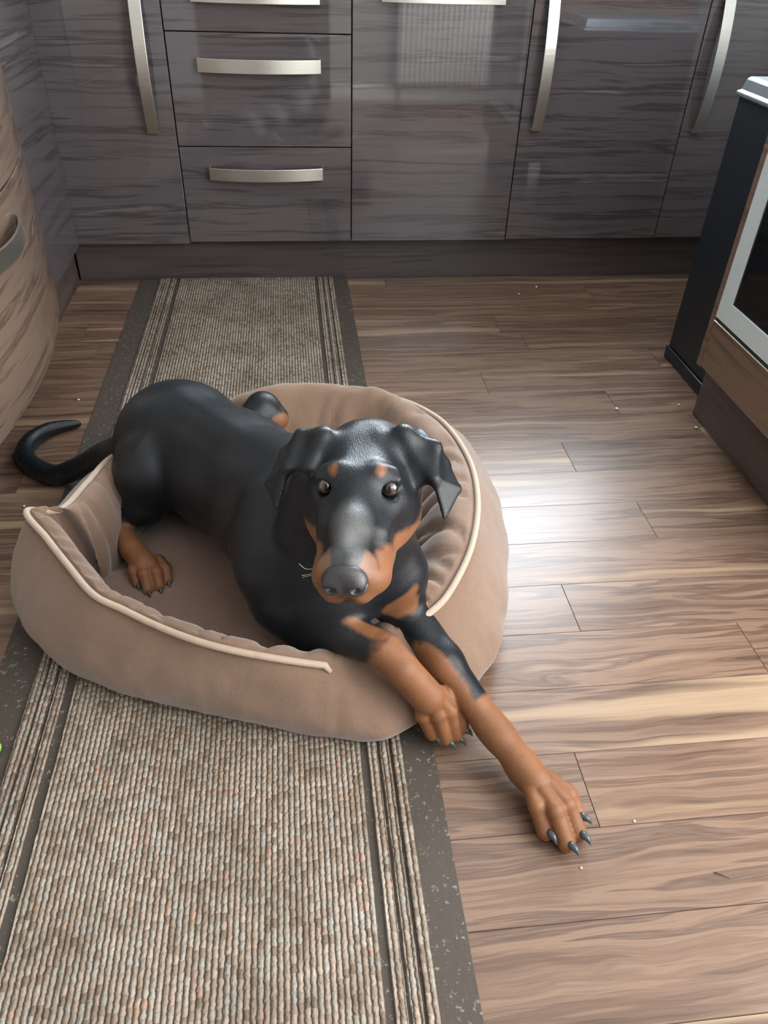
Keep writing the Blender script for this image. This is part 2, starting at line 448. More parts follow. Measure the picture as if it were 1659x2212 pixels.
XF = [-.665, -.3215, .186, .6915, 1.202, 1.59]
OUT = (0, -1, 0)
c = empty('base_cabinet', ((XF[0] + XF[1]) / 2, YD + .3, 0)); tag(c, 'grey-brown wood door cabinet with long upright handle, left of the drawer unit', 'cabinet', 'base cabinets along the back')
carcass(c, XF[0], XF[1]); d = front('door', c, XF[0], XF[1], ZD0 - .006, .86)
h = bar_handle(d, (-.384, YD, .80), (-.384, YD, .455), .026, OUT, .032, (1, 0, 0))
c = empty('drawer_cabinet', ((XF[1] + XF[2]) / 2, YD + .3, 0)); tag(c, 'grey-brown wood unit of three stacked drawers with bowed steel handles', 'cabinet', 'base cabinets along the back')
carcass(c, XF[1], XF[2])
for z0, z1, hz, xa in ((ZD0, .4165, .345, -.2385), (.4165, .7045, .628, -.241), (.7045, .86, .790, -.241)):
    d = front('drawer', c, XF[1], XF[2], z0, z1); bar_handle(d, (xa, YD, hz), (.0985, YD, hz), .020, OUT, .034, (0, 0, 1))
c = empty('base_cabinet', ((XF[2] + XF[3]) / 2, YD + .3, 0)); tag(c, 'grey-brown wood cabinet with a level handle near its top edge, right of the drawers', 'cabinet', 'base cabinets along the back')
carcass(c, XF[2], XF[3]); d = front('door', c, XF[2], XF[3], ZD0, .86)
bar_handle(d, (.264, YD, .800), (.605, YD, .800), .012, OUT, .034, (0, 0, 1))
c = empty('base_cabinet', ((XF[3] + XF[4]) / 2, YD + .3, 0)); tag(c, 'grey-brown wood cabinet with upright handle on its left side, second from the right corner', 'cabinet', 'base cabinets along the back')
carcass(c, XF[3], XF[4]); d = front('door', c, XF[3], XF[4], ZD0 + .003, .86)
bar_handle(d, (.741, YD, .81), (.741, YD, .470), .026, OUT, .032, (1, 0, 0))
c = empty('base_cabinet', ((XF[4] + XF[5]) / 2, YD + .3, 0)); tag(c, 'shadowed grey-brown wood cabinet in the right corner behind the black bin', 'cabinet', 'base cabinets along the back')
carcass(c, XF[4], XF[5]); d = front('door', c, XF[4], XF[5], ZD0 + .005, .86)
bar_handle(d, (1.247, YD, .81), (1.247, YD, .468), .026, OUT, .032, (1, 0, 0))
pl = box('plinth', -.69, 1.59, YP, YP + .018, 0.0005, ZD0 - .002, M_plinth, bev=.001); tag(pl, 'long dark walnut plinth under the back cabinets', 'plinth')
wt = box('worktop', XL + .001, XR - .001, YD - .02, YB - .001, .866, .902, M_worktop, bev=.006); tag(wt, 'dark speckled worktop along the back wall under the window', 'worktop')

# ------------------------------------------------------------------ left run
XLc = -.66
c = empty('corner_cabinet', (XLc - .29, 2.29, 0)); tag(c, 'plain dark wood corner cabinet front facing right, beside the bow-fronted drawers', 'cabinet')
place(box('carcass', XL + .01, XLc - .0195, 2.13, YD + .015, .14, .862, M_carc), c)
place(box('door', XLc - .019, XLc, 2.123, YD - .004, .13, .86, M_cab_side, bev=.0012), c)
pl = box('plinth', -.712, -.695, 1.02, YP - .001, .0005, .128, M_plinth_side, bev=.001); tag(pl, 'walnut plinth under the left cabinets, running into the corner', 'plinth')
tr = box('trim_1', -.694, -.690, 1.1, YP - .002, .0003, .004, M_plinth_side); tag(tr, kind='structure')


def bowx(y, off=0.0):
    s = (y - 1.575) / .54
    return -.655 + .086 * (1 - s * s) + off


def bow_front(name, parent, z0, z1):
    V = []; F = []; n = 40; ys = [2.118 - 1.085 * i / n for i in range(n + 1)]
    for y in ys:
        e = .002
        V += [(bowx(y) - .02, y, z0), (bowx(y) - e, y, z0), (bowx(y), y, z0 + e), (bowx(y), y, z1 - e), (bowx(y) - e, y, z1), (bowx(y) - .02, y, z1)]
    for i in range(n):
        for k in range(6): F.append((i * 6 + k, i * 6 + (k + 1) % 6, i * 6 + 6 + (k + 1) % 6, i * 6 + 6 + k))
    F.append((5, 4, 3, 2, 1, 0)); F.append(tuple(n * 6 + k for k in range(6)))
    o = mesh_obj(name, V, F, M_cab_bow, None)
    return place(o, parent)


c = empty('bow_front_cabinet', (-.95, 1.575, 0)); tag(c, 'bow-fronted walnut drawer cabinet bulging into the room at the left edge', 'cabinet')
place(box('carcass', XL + .01, -.68, 1.035, 2.118, .14, .862, M_carc), c)
for z0, z1, hz in ((.132, .516, .452), (.520, .86, .79)):
    d = bow_front('drawer', c, z0, z1)
    V = []; F = []; n = 24; ya, yb = 1.668, 1.335
    for i in range(n + 1):
        s = i / n; y = ya + (yb - ya) * s; xo = bowx(y) + .014 + .026 * (1 - (2 * s - 1) ** 2)
        if i == 0 or i == n: xo = bowx(y) + .006
        for dx, dz in ((0, -.018), (.005, -.018), (.005, .018), (0, .018)): V.append((xo + dx, y, hz + dz))
    for i in range(n):
        for k in range(4): F.append((i * 4 + k, i * 4 + (k + 1) % 4, i * 4 + 4 + (k + 1) % 4, i * 4 + 4 + k))
    F += [(3, 2, 1, 0), tuple(n * 4 + k for k in range(4))]
    for pe in (ya, yb):
        b = len(V); x0 = bowx(pe) - .001
        V += [(x0 + a, pe + q, hz + r) for a in (0, .018) for q in (-.003, .003) for r in (-.018, .018)]
        F += [(b, b + 1, b + 3, b + 2), (b + 4, b + 6, b + 7, b + 5), (b, b + 4, b + 5, b + 1), (b + 2, b + 3, b + 7, b + 6), (b, b + 2, b + 6, b + 4), (b + 1, b + 5, b + 7, b + 3)]
    o = mesh_obj('handle', V, F, M_steel, d); o['label'] = 'bowed pale steel handle'
wt = box('worktop', XL + .001, -.60, 1.0, YD - .021, .866, .902, M_worktop, bev=.006); tag(wt, 'dark speckled worktop over the bow-fronted left cabinets', 'worktop')

# ------------------------------------------------------------------ right: bin and oven unit
XB = 1.043
b_ = empty('kitchen_bin', (XB + .2, 1.75, 0)); tag(b_, 'tall black bin with silver lid standing between the oven and back cabinets', 'bin')
place(box('body', XB, XB + .42, 1.60, 1.889, .034, .672, M_black, bev=.008, seg=3), b_)
place(box('base', XB - .004, XB + .424, 1.596, 1.893, .0005, .034, M_black, bev=.004), b_)
bm = bmesh.new()
vs = []
for (e, z) in ((-.006, .664), (-.006, .674), (.000, .676), (.006, .702), (.012, .706)):
    vs.append([bm.verts.new(p) for p in ((XB + e, 1.60 + e, z), (XB + .42 - e, 1.60 + e, z), (XB + .42 - e, 1.889 - e, z), (XB + e, 1.889 - e, z))])
for i in range(4):
    for k in range(4): bm.faces.new((vs[i][k], vs[i][(k + 1) % 4], vs[i + 1][(k + 1) % 4], vs[i + 1][k]))
bm.faces.new(vs[-1]); bm.faces.new(vs[0][::-1])
lid = bm_obj('lid', bm, plain('brushed_lid', (.26, .30, .33), .3, .7)); place(lid, b_); lid['label'] = 'silver lid with a lipped edge'
bv = lid.modifiers.new('b', 'BEVEL'); bv.width = .003; bv.segments = 2

XO = .939
u = empty('oven_cabinet', (1.2, 1.25, 0)); tag(u, 'walnut housing unit around the oven with a drawer below, at the right edge', 'cabinet')
place(box('side_panel', XO + .001, XR - .01, 1.531, 1.552, .155, .862, M_unit, bev=.001), u)
place(box('side_panel', XO + .001, XR - .01, .915, .934, .155, .862, M_unit, bev=.001), u)
place(box('drawer', XO, XO + .02, .936, 1.529, .160, .270, M_unit, bev=.001), u)
o = box('edge_trim', XO - .002, XO + .012, .936, 1.529, .2705, .2745, M_steel, bev=.0008); place(o, u); o['label'] = 'thin bright steel strip on the drawer top'
place(box('shelf', XO + .03, XR - .01, .936, 1.529, .272, .282, M_carc), u)
pl = box('plinth', .986, 1.004, .9, 1.575, .0005, .154, M_plinth_side, bev=.001); tag(pl, 'walnut plinth under the oven unit at the right edge', 'plinth')
wt = box('worktop', XO - .0, XR - .001, .90, 1.56, .866, .902, M_worktop, bev=.004); tag(wt, 'dark speckled worktop above the oven unit', 'worktop')
ov = empty('oven', (1.2, 1.25, .29)); tag(ov, 'built-in oven with wide silver door frame and black glass', 'oven')
place(box('body', XO + .022, XR - .03, .94, 1.526, .286, .855, M_black), ov)
bm = bmesh.new(); y0, y1, z0, z1 = .938, 1.527, .284, .765; fw_ = .046
for a in ((y0, y1, z0, z0 + fw_), (y0, y1, z1 - .03, z1), (y0, y0 + fw_, z0 + fw_, z1 - .03), (y1 - fw_, y1, z0 + fw_, z1 - .03)):
    add_box(bm, XO - .002, XO + .02, a[0], a[1], a[2], a[3])
dfr = bm_obj('door', bm, M_silver); place(dfr, ov); dfr['label'] = 'silver metal door frame'
g_ = box('glass', XO + .001, XO + .006, y0 + fw_, y1 - fw_, z0 + fw_, z1 - .03, M_glass_black, dfr); g_['label'] = 'glossy black door glass'
M_rack = plain('dim_oven_window', (.05, .065, .068), .12)
g2 = box('inner_window', XO + .0004, XO + .0012, y0 + .12, y1 - .155, z0 + .125, z1 - .10, M_rack, dfr, bev=.0); g2['label'] = 'dim grey inner viewing window'
place(box('control_panel', XO - .002, XO + .02, y0, y1, .769, .855, M_silver, bev=.001), ov)
hd = tube('handle', [(XO - .035, 1.0, .742), (XO - .035, 1.46, .742)], .008, M_steel); place(hd, ov)

# ------------------------------------------------------------------ rug
rg = empty('runner_rug', (-.163, 1.2, 0)); tag(rg, 'long brown ribbed runner mat with dark borders, under the dog bed', 'rug')
RX0, RX1, RY0, RY1 = -.500, .175, -.35, 2.500


def strip(bm, x0, x1, z, r=.0022, n=1):
    L = 240; V = []
    for i in range(L + 1):
        y = RY0 + .002 + (RY1 - RY0 - .004) * i / L
        jx_ = lambda q: (noise.noise(Vector((q * 50, y * 60, 3))) * .0012)
        V.append([bm.verts.new((x0 + jx_(1 + x0), y, .0028)), bm.verts.new((x0 + .0015 + jx_(1 + x0), y, z)), bm.verts.new((x1 - .0015 + jx_(2 + x1), y, z)), bm.verts.new((x1 + jx_(2 + x1), y, .0028))])
    for i in range(L):
        for k in range(3): bm.faces.new((V[i][k], V[i][k + 1], V[i + 1][k + 1], V[i + 1][k]))


o = box('backing', RX0, RX1, RY0, RY1, .0003, .0032, M_rug_b, bev=.0008); place(o, rg); o['label'] = 'dark flecked felt border'
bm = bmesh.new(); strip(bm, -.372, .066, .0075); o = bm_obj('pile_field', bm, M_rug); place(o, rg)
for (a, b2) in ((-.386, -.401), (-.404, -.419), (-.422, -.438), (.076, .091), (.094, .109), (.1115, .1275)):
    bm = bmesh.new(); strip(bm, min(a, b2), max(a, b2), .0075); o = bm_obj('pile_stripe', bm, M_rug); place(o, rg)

# ------------------------------------------------------------------ dog bed
ST = [  # piping x, y, z / outer foot x, y
    (.03, .722, .125, .02, .690), (-.07, .733, .143, -.10, .728), (-.145, .755, .150, -.19, .757), (-.212, .79, .152, -.267, .786),
    (-.27, .825, .158, -.33, .82), (-.315, .85, .168, -.38, .852), (-.36, .905, .180, -.42, .888), (-.40, .957, .192, -.447, .93),
    (-.437, 1.005, .208, -.465, .99), (-.392, 1.022, .195, -.458, 1.09), (-.368, 1.105, .187, -.44, 1.16), (-.345, 1.205, .172, -.412, 1.25),
    (-.30, 1.33, .125, -.365, 1.37), (-.20, 1.42, .135, -.25, 1.475), (-.07, 1.455, .165, -.09, 1.525), (.06, 1.455, .168, .07, 1.53),
    (.19, 1.41, .172, .22, 1.485), (.27, 1.30, .178, .32, 1.375), (.303, 1.16, .180, .355, 1.22), (.297, 1.03, .180, .35, 1.08),
    (.265, .915, .170, .325, .94), (.215, .83, .152, .285, .82), (.175, .795, .140, .228, .752), (.12, .765, .120, .148, .706), (.07, .738, .112, .092, .680)]
bed = empty('dog_bed', (-.05, 1.1, 0)); tag(bed, 'round brown fabric dog bed with cream piping, lying across the runner mat', 'dog bed')
SUB = 14
L = crom(ST, SUB, True); nL = len(L); CEN = np.array([-.05, 1.10])
pip = L[:, :2]; tn = np.roll(pip, -3, 0) - np.roll(pip, 3, 0); tn /= np.linalg.norm(tn, axis=1)[:, None]
inn = np.stack([tn[:, 1], -tn[:, 0]], 1)
toC = CEN - pip; inn *= np.sign((inn * toC).sum(1))[:, None]
toC /= np.linalg.norm(toC, axis=1)[:, None]; inn = inn * .6 + toC * .4
for _ in range(25): inn = (np.roll(inn, 1, 0) + inn * 2 + np.roll(inn, -1, 0)) / 4
inn /= np.linalg.norm(inn, axis=1)[:, None]
rows = []; INB = []; PZ = []
for i in range(nL):
    px, py, H, bx, by = L[i]; n_ = inn[i]; P = np.array([px, py]); B = np.array([bx, by]); u_ = i / nL * len(ST)
    def pt(q, z): return np.array([q[0], q[1], z])
    W_ = float(np.interp(u_, [0, 1, 7, 8.5, 10, 11, 12.5, 14, 21, 22.5, 24, 25], [.07, .05, .046, .046, .050, .055, .075, .10, .10, .085, .08, .07]))
    back = float(np.interp(u_, [11.5, 13, 15.8, 17.2], [0, 1, 1, 0])); H0 = H; Hc = H + .014 * back
    ctl = [pt(B + n_ * .05, .001), pt(B + n_ * .012, .0015), pt(B - n_ * .014, H * .16), pt(B - n_ * .022, H * .42), pt(B * .55 + P * .45 - n_ * .014, H * .75),
           pt(P - n_ * .004 * back, H - .012 * back), pt(P + n_ * W_ * .21, Hc + .008), pt(P + n_ * W_ * .52, Hc - .002), pt(P + n_ * W_ * .84, H * .72), pt(P + n_ * W_, H * .42), pt(P + n_ * W_ * .92, .035)]
    rows.append(crom(ctl, 6)); INB.append(P + n_ * (W_ * .96)); PZ.append(H - .012 * back)
rows = np.array(rows); m = rows.shape[1]
for i in range(nL):
    u_ = i / nL * len(ST)
    fold = 1.0 if 16.5 < u_ < 22.5 else .6
    if 8.2 < u_ < 12: fold = .7
    for k in range(m):
        q = rows[i, k]; s = k / 6.0
        if s < 1: continue
        w = (.0035 * noise.noise(Vector((q[0] * 14, q[1] * 14, q[2] * 18))) + .0016 * noise.noise(Vector((q[0] * 45, q[1] * 45, q[2] * 30))))
        inner = max(0, min(1, (s - 5.3) / 1.2)) * max(0, min(1, (10 - s) / 1.0))
        # gathered folds radiating down the inner wall
        fr = noise.noise(Vector((u_ * 2.6 + .25 * s, s * .22, 1.7)))
        ridge = (1 - abs(fr) * 2.6)
        w += inner * fold * (-.018 * max(0, ridge) ** 2 + .005)
        out = 1 if s < 5 else 0
        if out:
            w += .0045 * noise.noise(Vector((u_ * 1.3, s * .8, 4))) * (1 if s > 1.5 else 0)
            d_ = -inn[i]; rows[i, k, :2] += d_ * w
        else:
            t_ = min(1, max(0, (s - 5) / 4.0)); w *= min(1.0, max(0, s - 5.05) * 1.6)
            rows[i, k, :2] += inn[i] * w * t_; rows[i, k, 2] += w * (1 - t_)
V = rows.reshape(-1, 3); F = []
for i in range(nL):
    j = (i + 1) % nL
    for k in range(m - 1): F.append((i * m + k, i * m + k + 1, j * m + k + 1, j * m + k))
o = mesh_obj('bolster', V, F, M_bed, None, True); place(o, bed)
# cushion
INB = np.array(INB); c0 = INB.mean(0); V = []; F = []; R_ = 26
for a in range(R_ + 1):
    f_ = 1.07 * (1 - a / R_)
    for i in range(nL):
        q = c0 + (INB[i] - c0) * f_
        z = .044 + .018 * min(1, max(0, 1 - f_) / .22) ** .6
        z += .004 * noise.noise(Vector((q[0] * 9, q[1] * 9, 0))) + .0022 * noise.noise(Vector((q[0] * 34, q[1] * 20, 5)))
        dx, dy = q[0] + .235, q[1] - 1.27
        z -= .012 * math.exp(-(dx * dx + dy * dy) / .02)
        V.append((q[0], q[1], z))
for a in range(R_):
    for i in range(nL):
        j = (i + 1) % nL; F.append((a * nL + i, a * nL + j, (a + 1) * nL + j, (a + 1) * nL + i))
o = mesh_obj('cushion', V, F, M_bed_in, None, True); place(o, bed)
# piping follows the seam, leaving the low front entrance free
idx = list(range(int(.15 * SUB), int(22.1 * SUB) + 1))
pts = [(L[i][0] - inn[i][0] * .002, L[i][1] - inn[i][1] * .002, PZ[i] + .0045) for i in idx]
pts = [(pts[0][0] + .008, pts[0][1] - .004, pts[0][2] - .010)] + pts + [(pts[-1][0] - .006, pts[-1][1] - .010, pts[-1][2] - .010)]
o = tube('piping', pts, [.003] + [.0052] * (len(pts) - 2) + [.003], M_pipe, None, 10); place(o, bed); o['label'] = 'cream corded piping along the rim seam'

# ------------------------------------------------------------------ dog (one continuous surface from a blended distance field)
def rotm(a, b, c):
    a, b, c = map(math.radians, (a, b, c)); ca, sa, cb, sb, cc, sc = math.cos(a), math.sin(a), math.cos(b), math.sin(b), math.cos(c), math.sin(c)
    return np.array([[ca, -sa, 0], [sa, ca, 0], [0, 0, 1]]) @ np.array([[1, 0, 0], [0, cb, -sb], [0, sb, cb]]) @ np.array([[cc, 0, sc], [0, 1, 0], [-sc, 0, cc]])


HR = rotm(-11.2, -6.8, -2.4); HO = np.array([.0597, .6783, .4791])     # head: local x right of picture, -y muzzle, z up
hw = lambda p: HR @ np.asarray(p, float) + HO


class Cap:   # tapered capsule
    def __init__(s, a, b, ra, rb, k=.02, sub=False):
        s.a, s.b = np.asarray(a, float), np.asarray(b, float); s.ra, s.rb, s.k, s.sub = ra, rb, k, sub
        s.c = (s.a + s.b) / 2; s.R = np.linalg.norm(s.a - s.b) / 2 + max(ra, rb)

    def d(s, P):
        ab = s.b - s.a; t_ = np.clip(((P - s.a) @ ab) / max(ab @ ab, 1e-12), 0, 1)
        return np.linalg.norm(P - s.a - t_[:, None] * ab, axis=1) - (s.ra + (s.rb - s.ra) * t_)


class Ell:
    def __init__(s, c, r, rot=None, k=.02, sub=False):
        s.c = np.asarray(c, float); s.r = np.asarray(r, float); s.M = np.eye(3) if rot is None else rot; s.k, s.sub = k, sub; s.R = s.r.max()

    def d(s, P):
        q = (P - s.c) @ s.M; k0 = np.linalg.norm(q / s.r, axis=1); k1 = np.linalg.norm(q / (s.r ** 2), axis=1)
        return np.where(k1 < 1e-9, -s.r.min(), k0 * (k0 - 1) / np.maximum(k1, 1e-9))


class Tri:
    def __init__(s, a, b, c, th, k=.006, sub=False):
        s.v = [np.asarray(x, float) for x in (a, b, c)]; s.th = th; s.k, s.sub = k, sub
        s.c = sum(s.v) / 3; s.R = max(np.linalg.norm(x - s.c) for x in s.v) + th

    def d(s, P):
        a, b, c = s.v; ba, cb, ac = b - a, c - b, a - c; pa, pb, pc = P - a, P - b, P - c; nor = np.cross(ba, ac)
        e = [(pa @ np.cross(ba, nor)), (pb @ np.cross(cb, nor)), (pc @ np.cross(ac, nor))]
        outside = (np.sign(e[0]) + np.sign(e[1]) + np.sign(e[2])) < 2
        def seg(p, v_):
            t_ = np.clip((p @ v_) / (v_ @ v_), 0, 1); w = p - t_[:, None] * v_; return (w * w).sum(1)
        d1 = np.minimum(np.minimum(seg(pa, ba), seg(pb, cb)), seg(pc, ac)); d2 = (pa @ nor) ** 2 / (nor @ nor)
        return np.sqrt(np.where(outside, d1, d2)) - s.th


def field(prims, P, blocks=None):
    """P: nb x m x 3; blocks: (centres, radius) for culling"""
    f = np.full(P.shape[:2], 1.0, np.float32)
    for pr in prims:
        if blocks is not None:
            sel = np.nonzero(np.linalg.norm(blocks[0] - pr.c, axis=1) < pr.R + blocks[1] + pr.k + .020)[0]
            if len(sel) == 0: continue
        else: sel = np.arange(len(P))
        Q = P[sel]; d = pr.d(Q.reshape(-1, 3)).reshape(Q.shape[:2]); g_ = f[sel]
        if pr.sub:
            h_ = np.maximum(pr.k - np.abs(g_ + d), 0) / pr.k; f[sel] = np.maximum(g_, -d) + h_ * h_ * pr.k * .25
        else:
            h_ = np.maximum(pr.k - np.abs(g_ - d), 0) / pr.k; f[sel] = np.minimum(g_, d) - h_ * h_ * pr.k * .25
    return f


def polygonise(prims, h, lo, hi):
    lo = np.array(lo, float); B = 8; bs = B * h
    nb = np.ceil((np.array(hi) - lo) / bs).astype(int)
    I = np.stack(np.meshgrid(*[np.arange(n) for n in nb], indexing='ij'), -1).reshape(-1, 3)
    cen = lo + (I + .5) * bs; rad = bs * .87
    f0 = field(prims, cen[:, None, :], (cen, .06))[:, 0]
    keep = np.abs(f0) < rad + .030; I = I[keep]; cen = cen[keep]
    g1 = np.arange(B + 1); G = np.stack(np.meshgrid(g1, g1, g1, indexing='ij'), -1).reshape(-1, 3)
    Fv = np.concatenate([field(prims, lo + (I[s_:s_ + 600, None, :] * B + G[None]) * h, (cen[s_:s_ + 600], rad)) for s_ in range(0, len(I), 600)])
    Fv = Fv.reshape(-1, B + 1, B + 1, B + 1)
    N = nb * B + 3
    key = lambda A: (A[..., 0] * N[1] + A[..., 1]) * N[2] + A[..., 2]
    s0 = Fv < 0; cnt = np.zeros((len(I), B, B, B), np.float32); pos = np.zeros((len(I), B, B, B, 3), np.float32)
    cor = lambda A, o: A[:, o[0]:o[0] + B, o[1]:o[1] + B, o[2]:o[2] + B]
    for ax in range(3):
        for u_ in (0, 1):
            for w_ in (0, 1):
                o1 = [0, 0, 0]; o2_ = [i for i in range(3) if i != ax]; o1[o2_[0]] = u_; o1[o2_[1]] = w_; e = list(o1); e[ax] = 1
                a, b = cor(Fv, o1), cor(Fv, e); cr = (a < 0) != (b < 0); t_ = np.where(cr, a / np.where(cr, a - b, 1), 0)
                cnt += cr
                for d_ in range(3): pos[..., d_] += cr * (o1[d_] + (t_ if d_ == ax else 0))
    m_ = cnt > 0; ii = np.argwhere(m_); cell = I[ii[:, 0]] * B + ii[:, 1:]
    vk = key(cell + 1); vp = lo + (cell + pos[m_] / cnt[m_][:, None]) * h
    order = np.argsort(vk); vk = vk[order]; vp = vp[order]
    quads = []
    for ax in range(3):
        o = [i for i in range(3) if i != ax]
        a = Fv[:, :B, :B, :B]; e = [0, 0, 0]; e[ax] = 1; b = cor(Fv, e); cr = (a < 0) != (b < 0); jj = np.argwhere(cr)
        if len(jj) == 0: continue
        pt_ = I[jj[:, 0]] * B + jj[:, 1:]; neg = (a < 0)[cr]; q = []
        for (du, dv) in ((-1, -1), (0, -1), (0, 0), (-1, 0)):
            A = pt_.copy(); A[:, o[0]] += du; A[:, o[1]] += dv; q.append(key(A + 1))
        q = np.stack(q, 1); flip = neg if ax != 1 else ~neg
        q[~flip] = q[~flip][:, ::-1]; quads.append(q)
    quads = np.concatenate(quads); idx_ = np.searchsorted(vk, quads); idx_ = np.clip(idx_, 0, len(vk) - 1); ok = (vk[idx_] == quads).all(1)
    idx_ = idx_[ok]
    # light smoothing
    E_ = np.concatenate([idx_[:, [0, 1]], idx_[:, [1, 2]], idx_[:, [2, 3]], idx_[:, [3, 0]]])
    deg = np.bincount(E_.ravel(), minlength=len(vp)).astype(float)[:, None]; deg[deg == 0] = 1
    for it in range(2):
        acc = np.stack([np.bincount(E_[:, 0], vp[E_[:, 1], d_], len(vp)) + np.bincount(E_[:, 1], vp[E_[:, 0], d_], len(vp)) for d_ in range(3)], 1)
        vp = vp * .4 + acc / deg * .6
    return vp, idx_


def np_mesh(name, vp, q, mat):
    me = bpy.data.meshes.new(name); me.vertices.add(len(vp)); me.vertices.foreach_set('co', vp.astype(np.float32).ravel())
    me.loops.add(q.size); me.loops.foreach_set('vertex_index', q.astype(np.int32).ravel()); me.polygons.add(len(q))
    me.polygons.foreach_set('loop_start', np.arange(0, q.size, 4, dtype=np.int32)); me.update(calc_edges=True); me.validate()
    me.polygons.foreach_set('use_smooth', [True] * len(me.polygons)); me.materials.append(mat)
    o = bpy.data.objects.new(name, me); COL.objects.link(o); return o


HC_ = lambda a, b, ra, rb, k=.012, sub=False: Cap(hw(a), hw(b), ra, rb, k, sub)
HE = lambda c, r, k=.012, sub=False, rot=None: Ell(hw(c), r, HR if rot is None else HR @ rot, k, sub)
D = []
# trunk
D += [Ell((-.235, 1.255, .165), (.115, .120, .115), None, .05),                      # rump
      Cap((-.215, 1.235, .175), (-.12, 1.13, .180), .110, .104, .05),
      Cap((-.12, 1.13, .180), (-.02, .985, .205), .104, .112, .05),                  # loin to ribs
      Cap((-.02, .985, .200), (.045, .885, .225), .115, .100, .05),                  # ribcage
      Cap((.02, .93, .25), (.075, .845, .31), .088, .072, .05),                      # withers, base of neck
      Cap((.06, .86, .30), (.082, .760, .445), .072, .056, .045),                    # neck
      Cap((.03, .86, .20), (.035, .815, .165), .082, .062, .05),
      Cap((-.050, .905, .285), (-.055, .865, .195), .040, .052, .022),              # shoulder blade
      Cap((.020, .835, .385), (-.004, .835, .285), .034, .036, .010),               # skin fold along the neck
      Cap((-.215, 1.235, .262), (-.02, .97, .292), .020, .022, .03)]                # spine                     # brisket
# near hind leg (dog's right)
D += [Ell((-.264, 1.172, .170), (.076, .082, .080), rotm(-20, 0, 0), .009),
      Cap((-.254, 1.170, .190), (-.2235, 1.150, .192), .066, .043, .010),
      Cap((-.2235, 1.150, .186), (-.285, 1.128, .122), .042, .038, .012),
      Cap((-.285, 1.128, .120), (-.334, 1.104, .098), .030, .017, .015),
      Cap((-.336, 1.108, .096), (-.304, 1.050, .084), .0165, .0185, .010),
      Cap((-.304, 1.050, .084), (-.278, 1.010, .080), .020, .023, .01)]
HP = [((-.297, 1.022, .080), (-.294, .996, .080), (-.289, .982, .064)), ((-.284, 1.015, .084), (-.275, .984, .084), (-.269, .964, .064)),
      ((-.268, 1.016, .084), (-.256, .988, .083), (-.251, .970, .064)), ((-.256, 1.026, .078), (-.243, 1.004, .076), (-.239, .986, .063))]
for a, b, c in HP: D += [Cap(a, b, .0100, .0105, .003), Cap(b, c, .0105, .009, .003)]
# far hind foot poking out over the back
D += [Cap((-.12, 1.30, .14), (-.075, 1.345, .185), .045, .034, .02), Cap((-.075, 1.345, .185), (-.052, 1.335, .170), .033, .028, .012)]
# tail
TP = crom([(-.315, 1.225, .165), (-.375, 1.275, .138), (-.428, 1.325, .085), (-.473, 1.36, .045), (-.518, 1.372, .024), (-.565, 1.405, .021), (-.602, 1.455, .020), (-.606, 1.515, .019), (-.578, 1.565, .017), (-.535, 1.592, .013), (-.518, 1.598, .010)], 3)
TR = np.interp(np.linspace(0, 1, len(TP)), [0, .12, .5, .8, 1], [.034, .024, .0215, .017, .006])
for i in range(len(TP) - 1): D.append(Cap(TP[i], TP[i + 1], TR[i], TR[i + 1], .012 if i < 3 else .0015))
# front leg, dog's left (picture right, stretched far out)
D += [Cap((.095, .87, .235), (.128, .845, .185), .062, .050, .04),
      Cap((.128, .845, .185), (.140, .835, .135), .048, .034, .03),
      Cap((.140, .835, .132), (.196, .738, .100), .035, .0285, .02),
      Cap((.196, .738, .100), (.254, .652, .056), .0285, .0215, .015),
      Cap((.254, .652, .056), (.264, .636, .052), .0235, .0225, .01),
      Cap((.264, .636, .052), (.300, .572, .038), .0220, .0225, .012),
      Cap((.290, .590, .036), (.304, .570, .031), .0235, .020, .010),
      Cap((.268, .620, .034), (.275, .602, .026), .009, .009, .008)]
LP = [((.290, .570, .036), (.294, .533, .037), (.303, .509, .014)), ((.302, .565, .041), (.315, .522, .042), (.326, .490, .014)),
      ((.315, .566, .039), (.334, .530, .040), (.346, .503, .014)), ((.322, .577, .033), (.344, .550, .031), (.353, .529, .013))]
for a, b, c in LP: D += [Cap(a, b, .0115, .0118, .002), Ell(b, (.0128, .0135, .0125), None, .003), Cap(b, c, .0118, .0126, .002)]
# front leg, dog's right (folded over the bed rim)
D += [Cap((-.035, .89, .215), (-.030, .845, .145), .066, .052, .04),
      Cap((-.030, .845, .140), (-.005, .815, .115), .050, .036, .03),
      Cap((-.005, .815, .118), (.060, .757, .150), .036, .030, .015),
      Cap((.060, .757, .150), (.104, .724, .150), .029, .0265, .004),
      Cap((.104, .724, .152), (.128, .696, .138), .0265, .024, .004),
      Cap((.128, .696, .139), (.163, .680, .096), .0245, .025, .004)]
RP = [((.153, .674, .100), (.157, .668, .070), (.171, .660, .036)), ((.163, .672, .104), (.177, .664, .074), (.190, .653, .032)),
      ((.175, .678, .100), (.195, .670, .072), (.206, .656, .034)), ((.183, .688, .094), (.209, .686, .067), (.216, .665, .040))]
for a, b, c in RP: D += [Cap(a, b, .0115, .0112, .002), Ell(b, (.0125, .0125, .0125), None, .003), Cap(b, c, .0112, .0110, .002)]
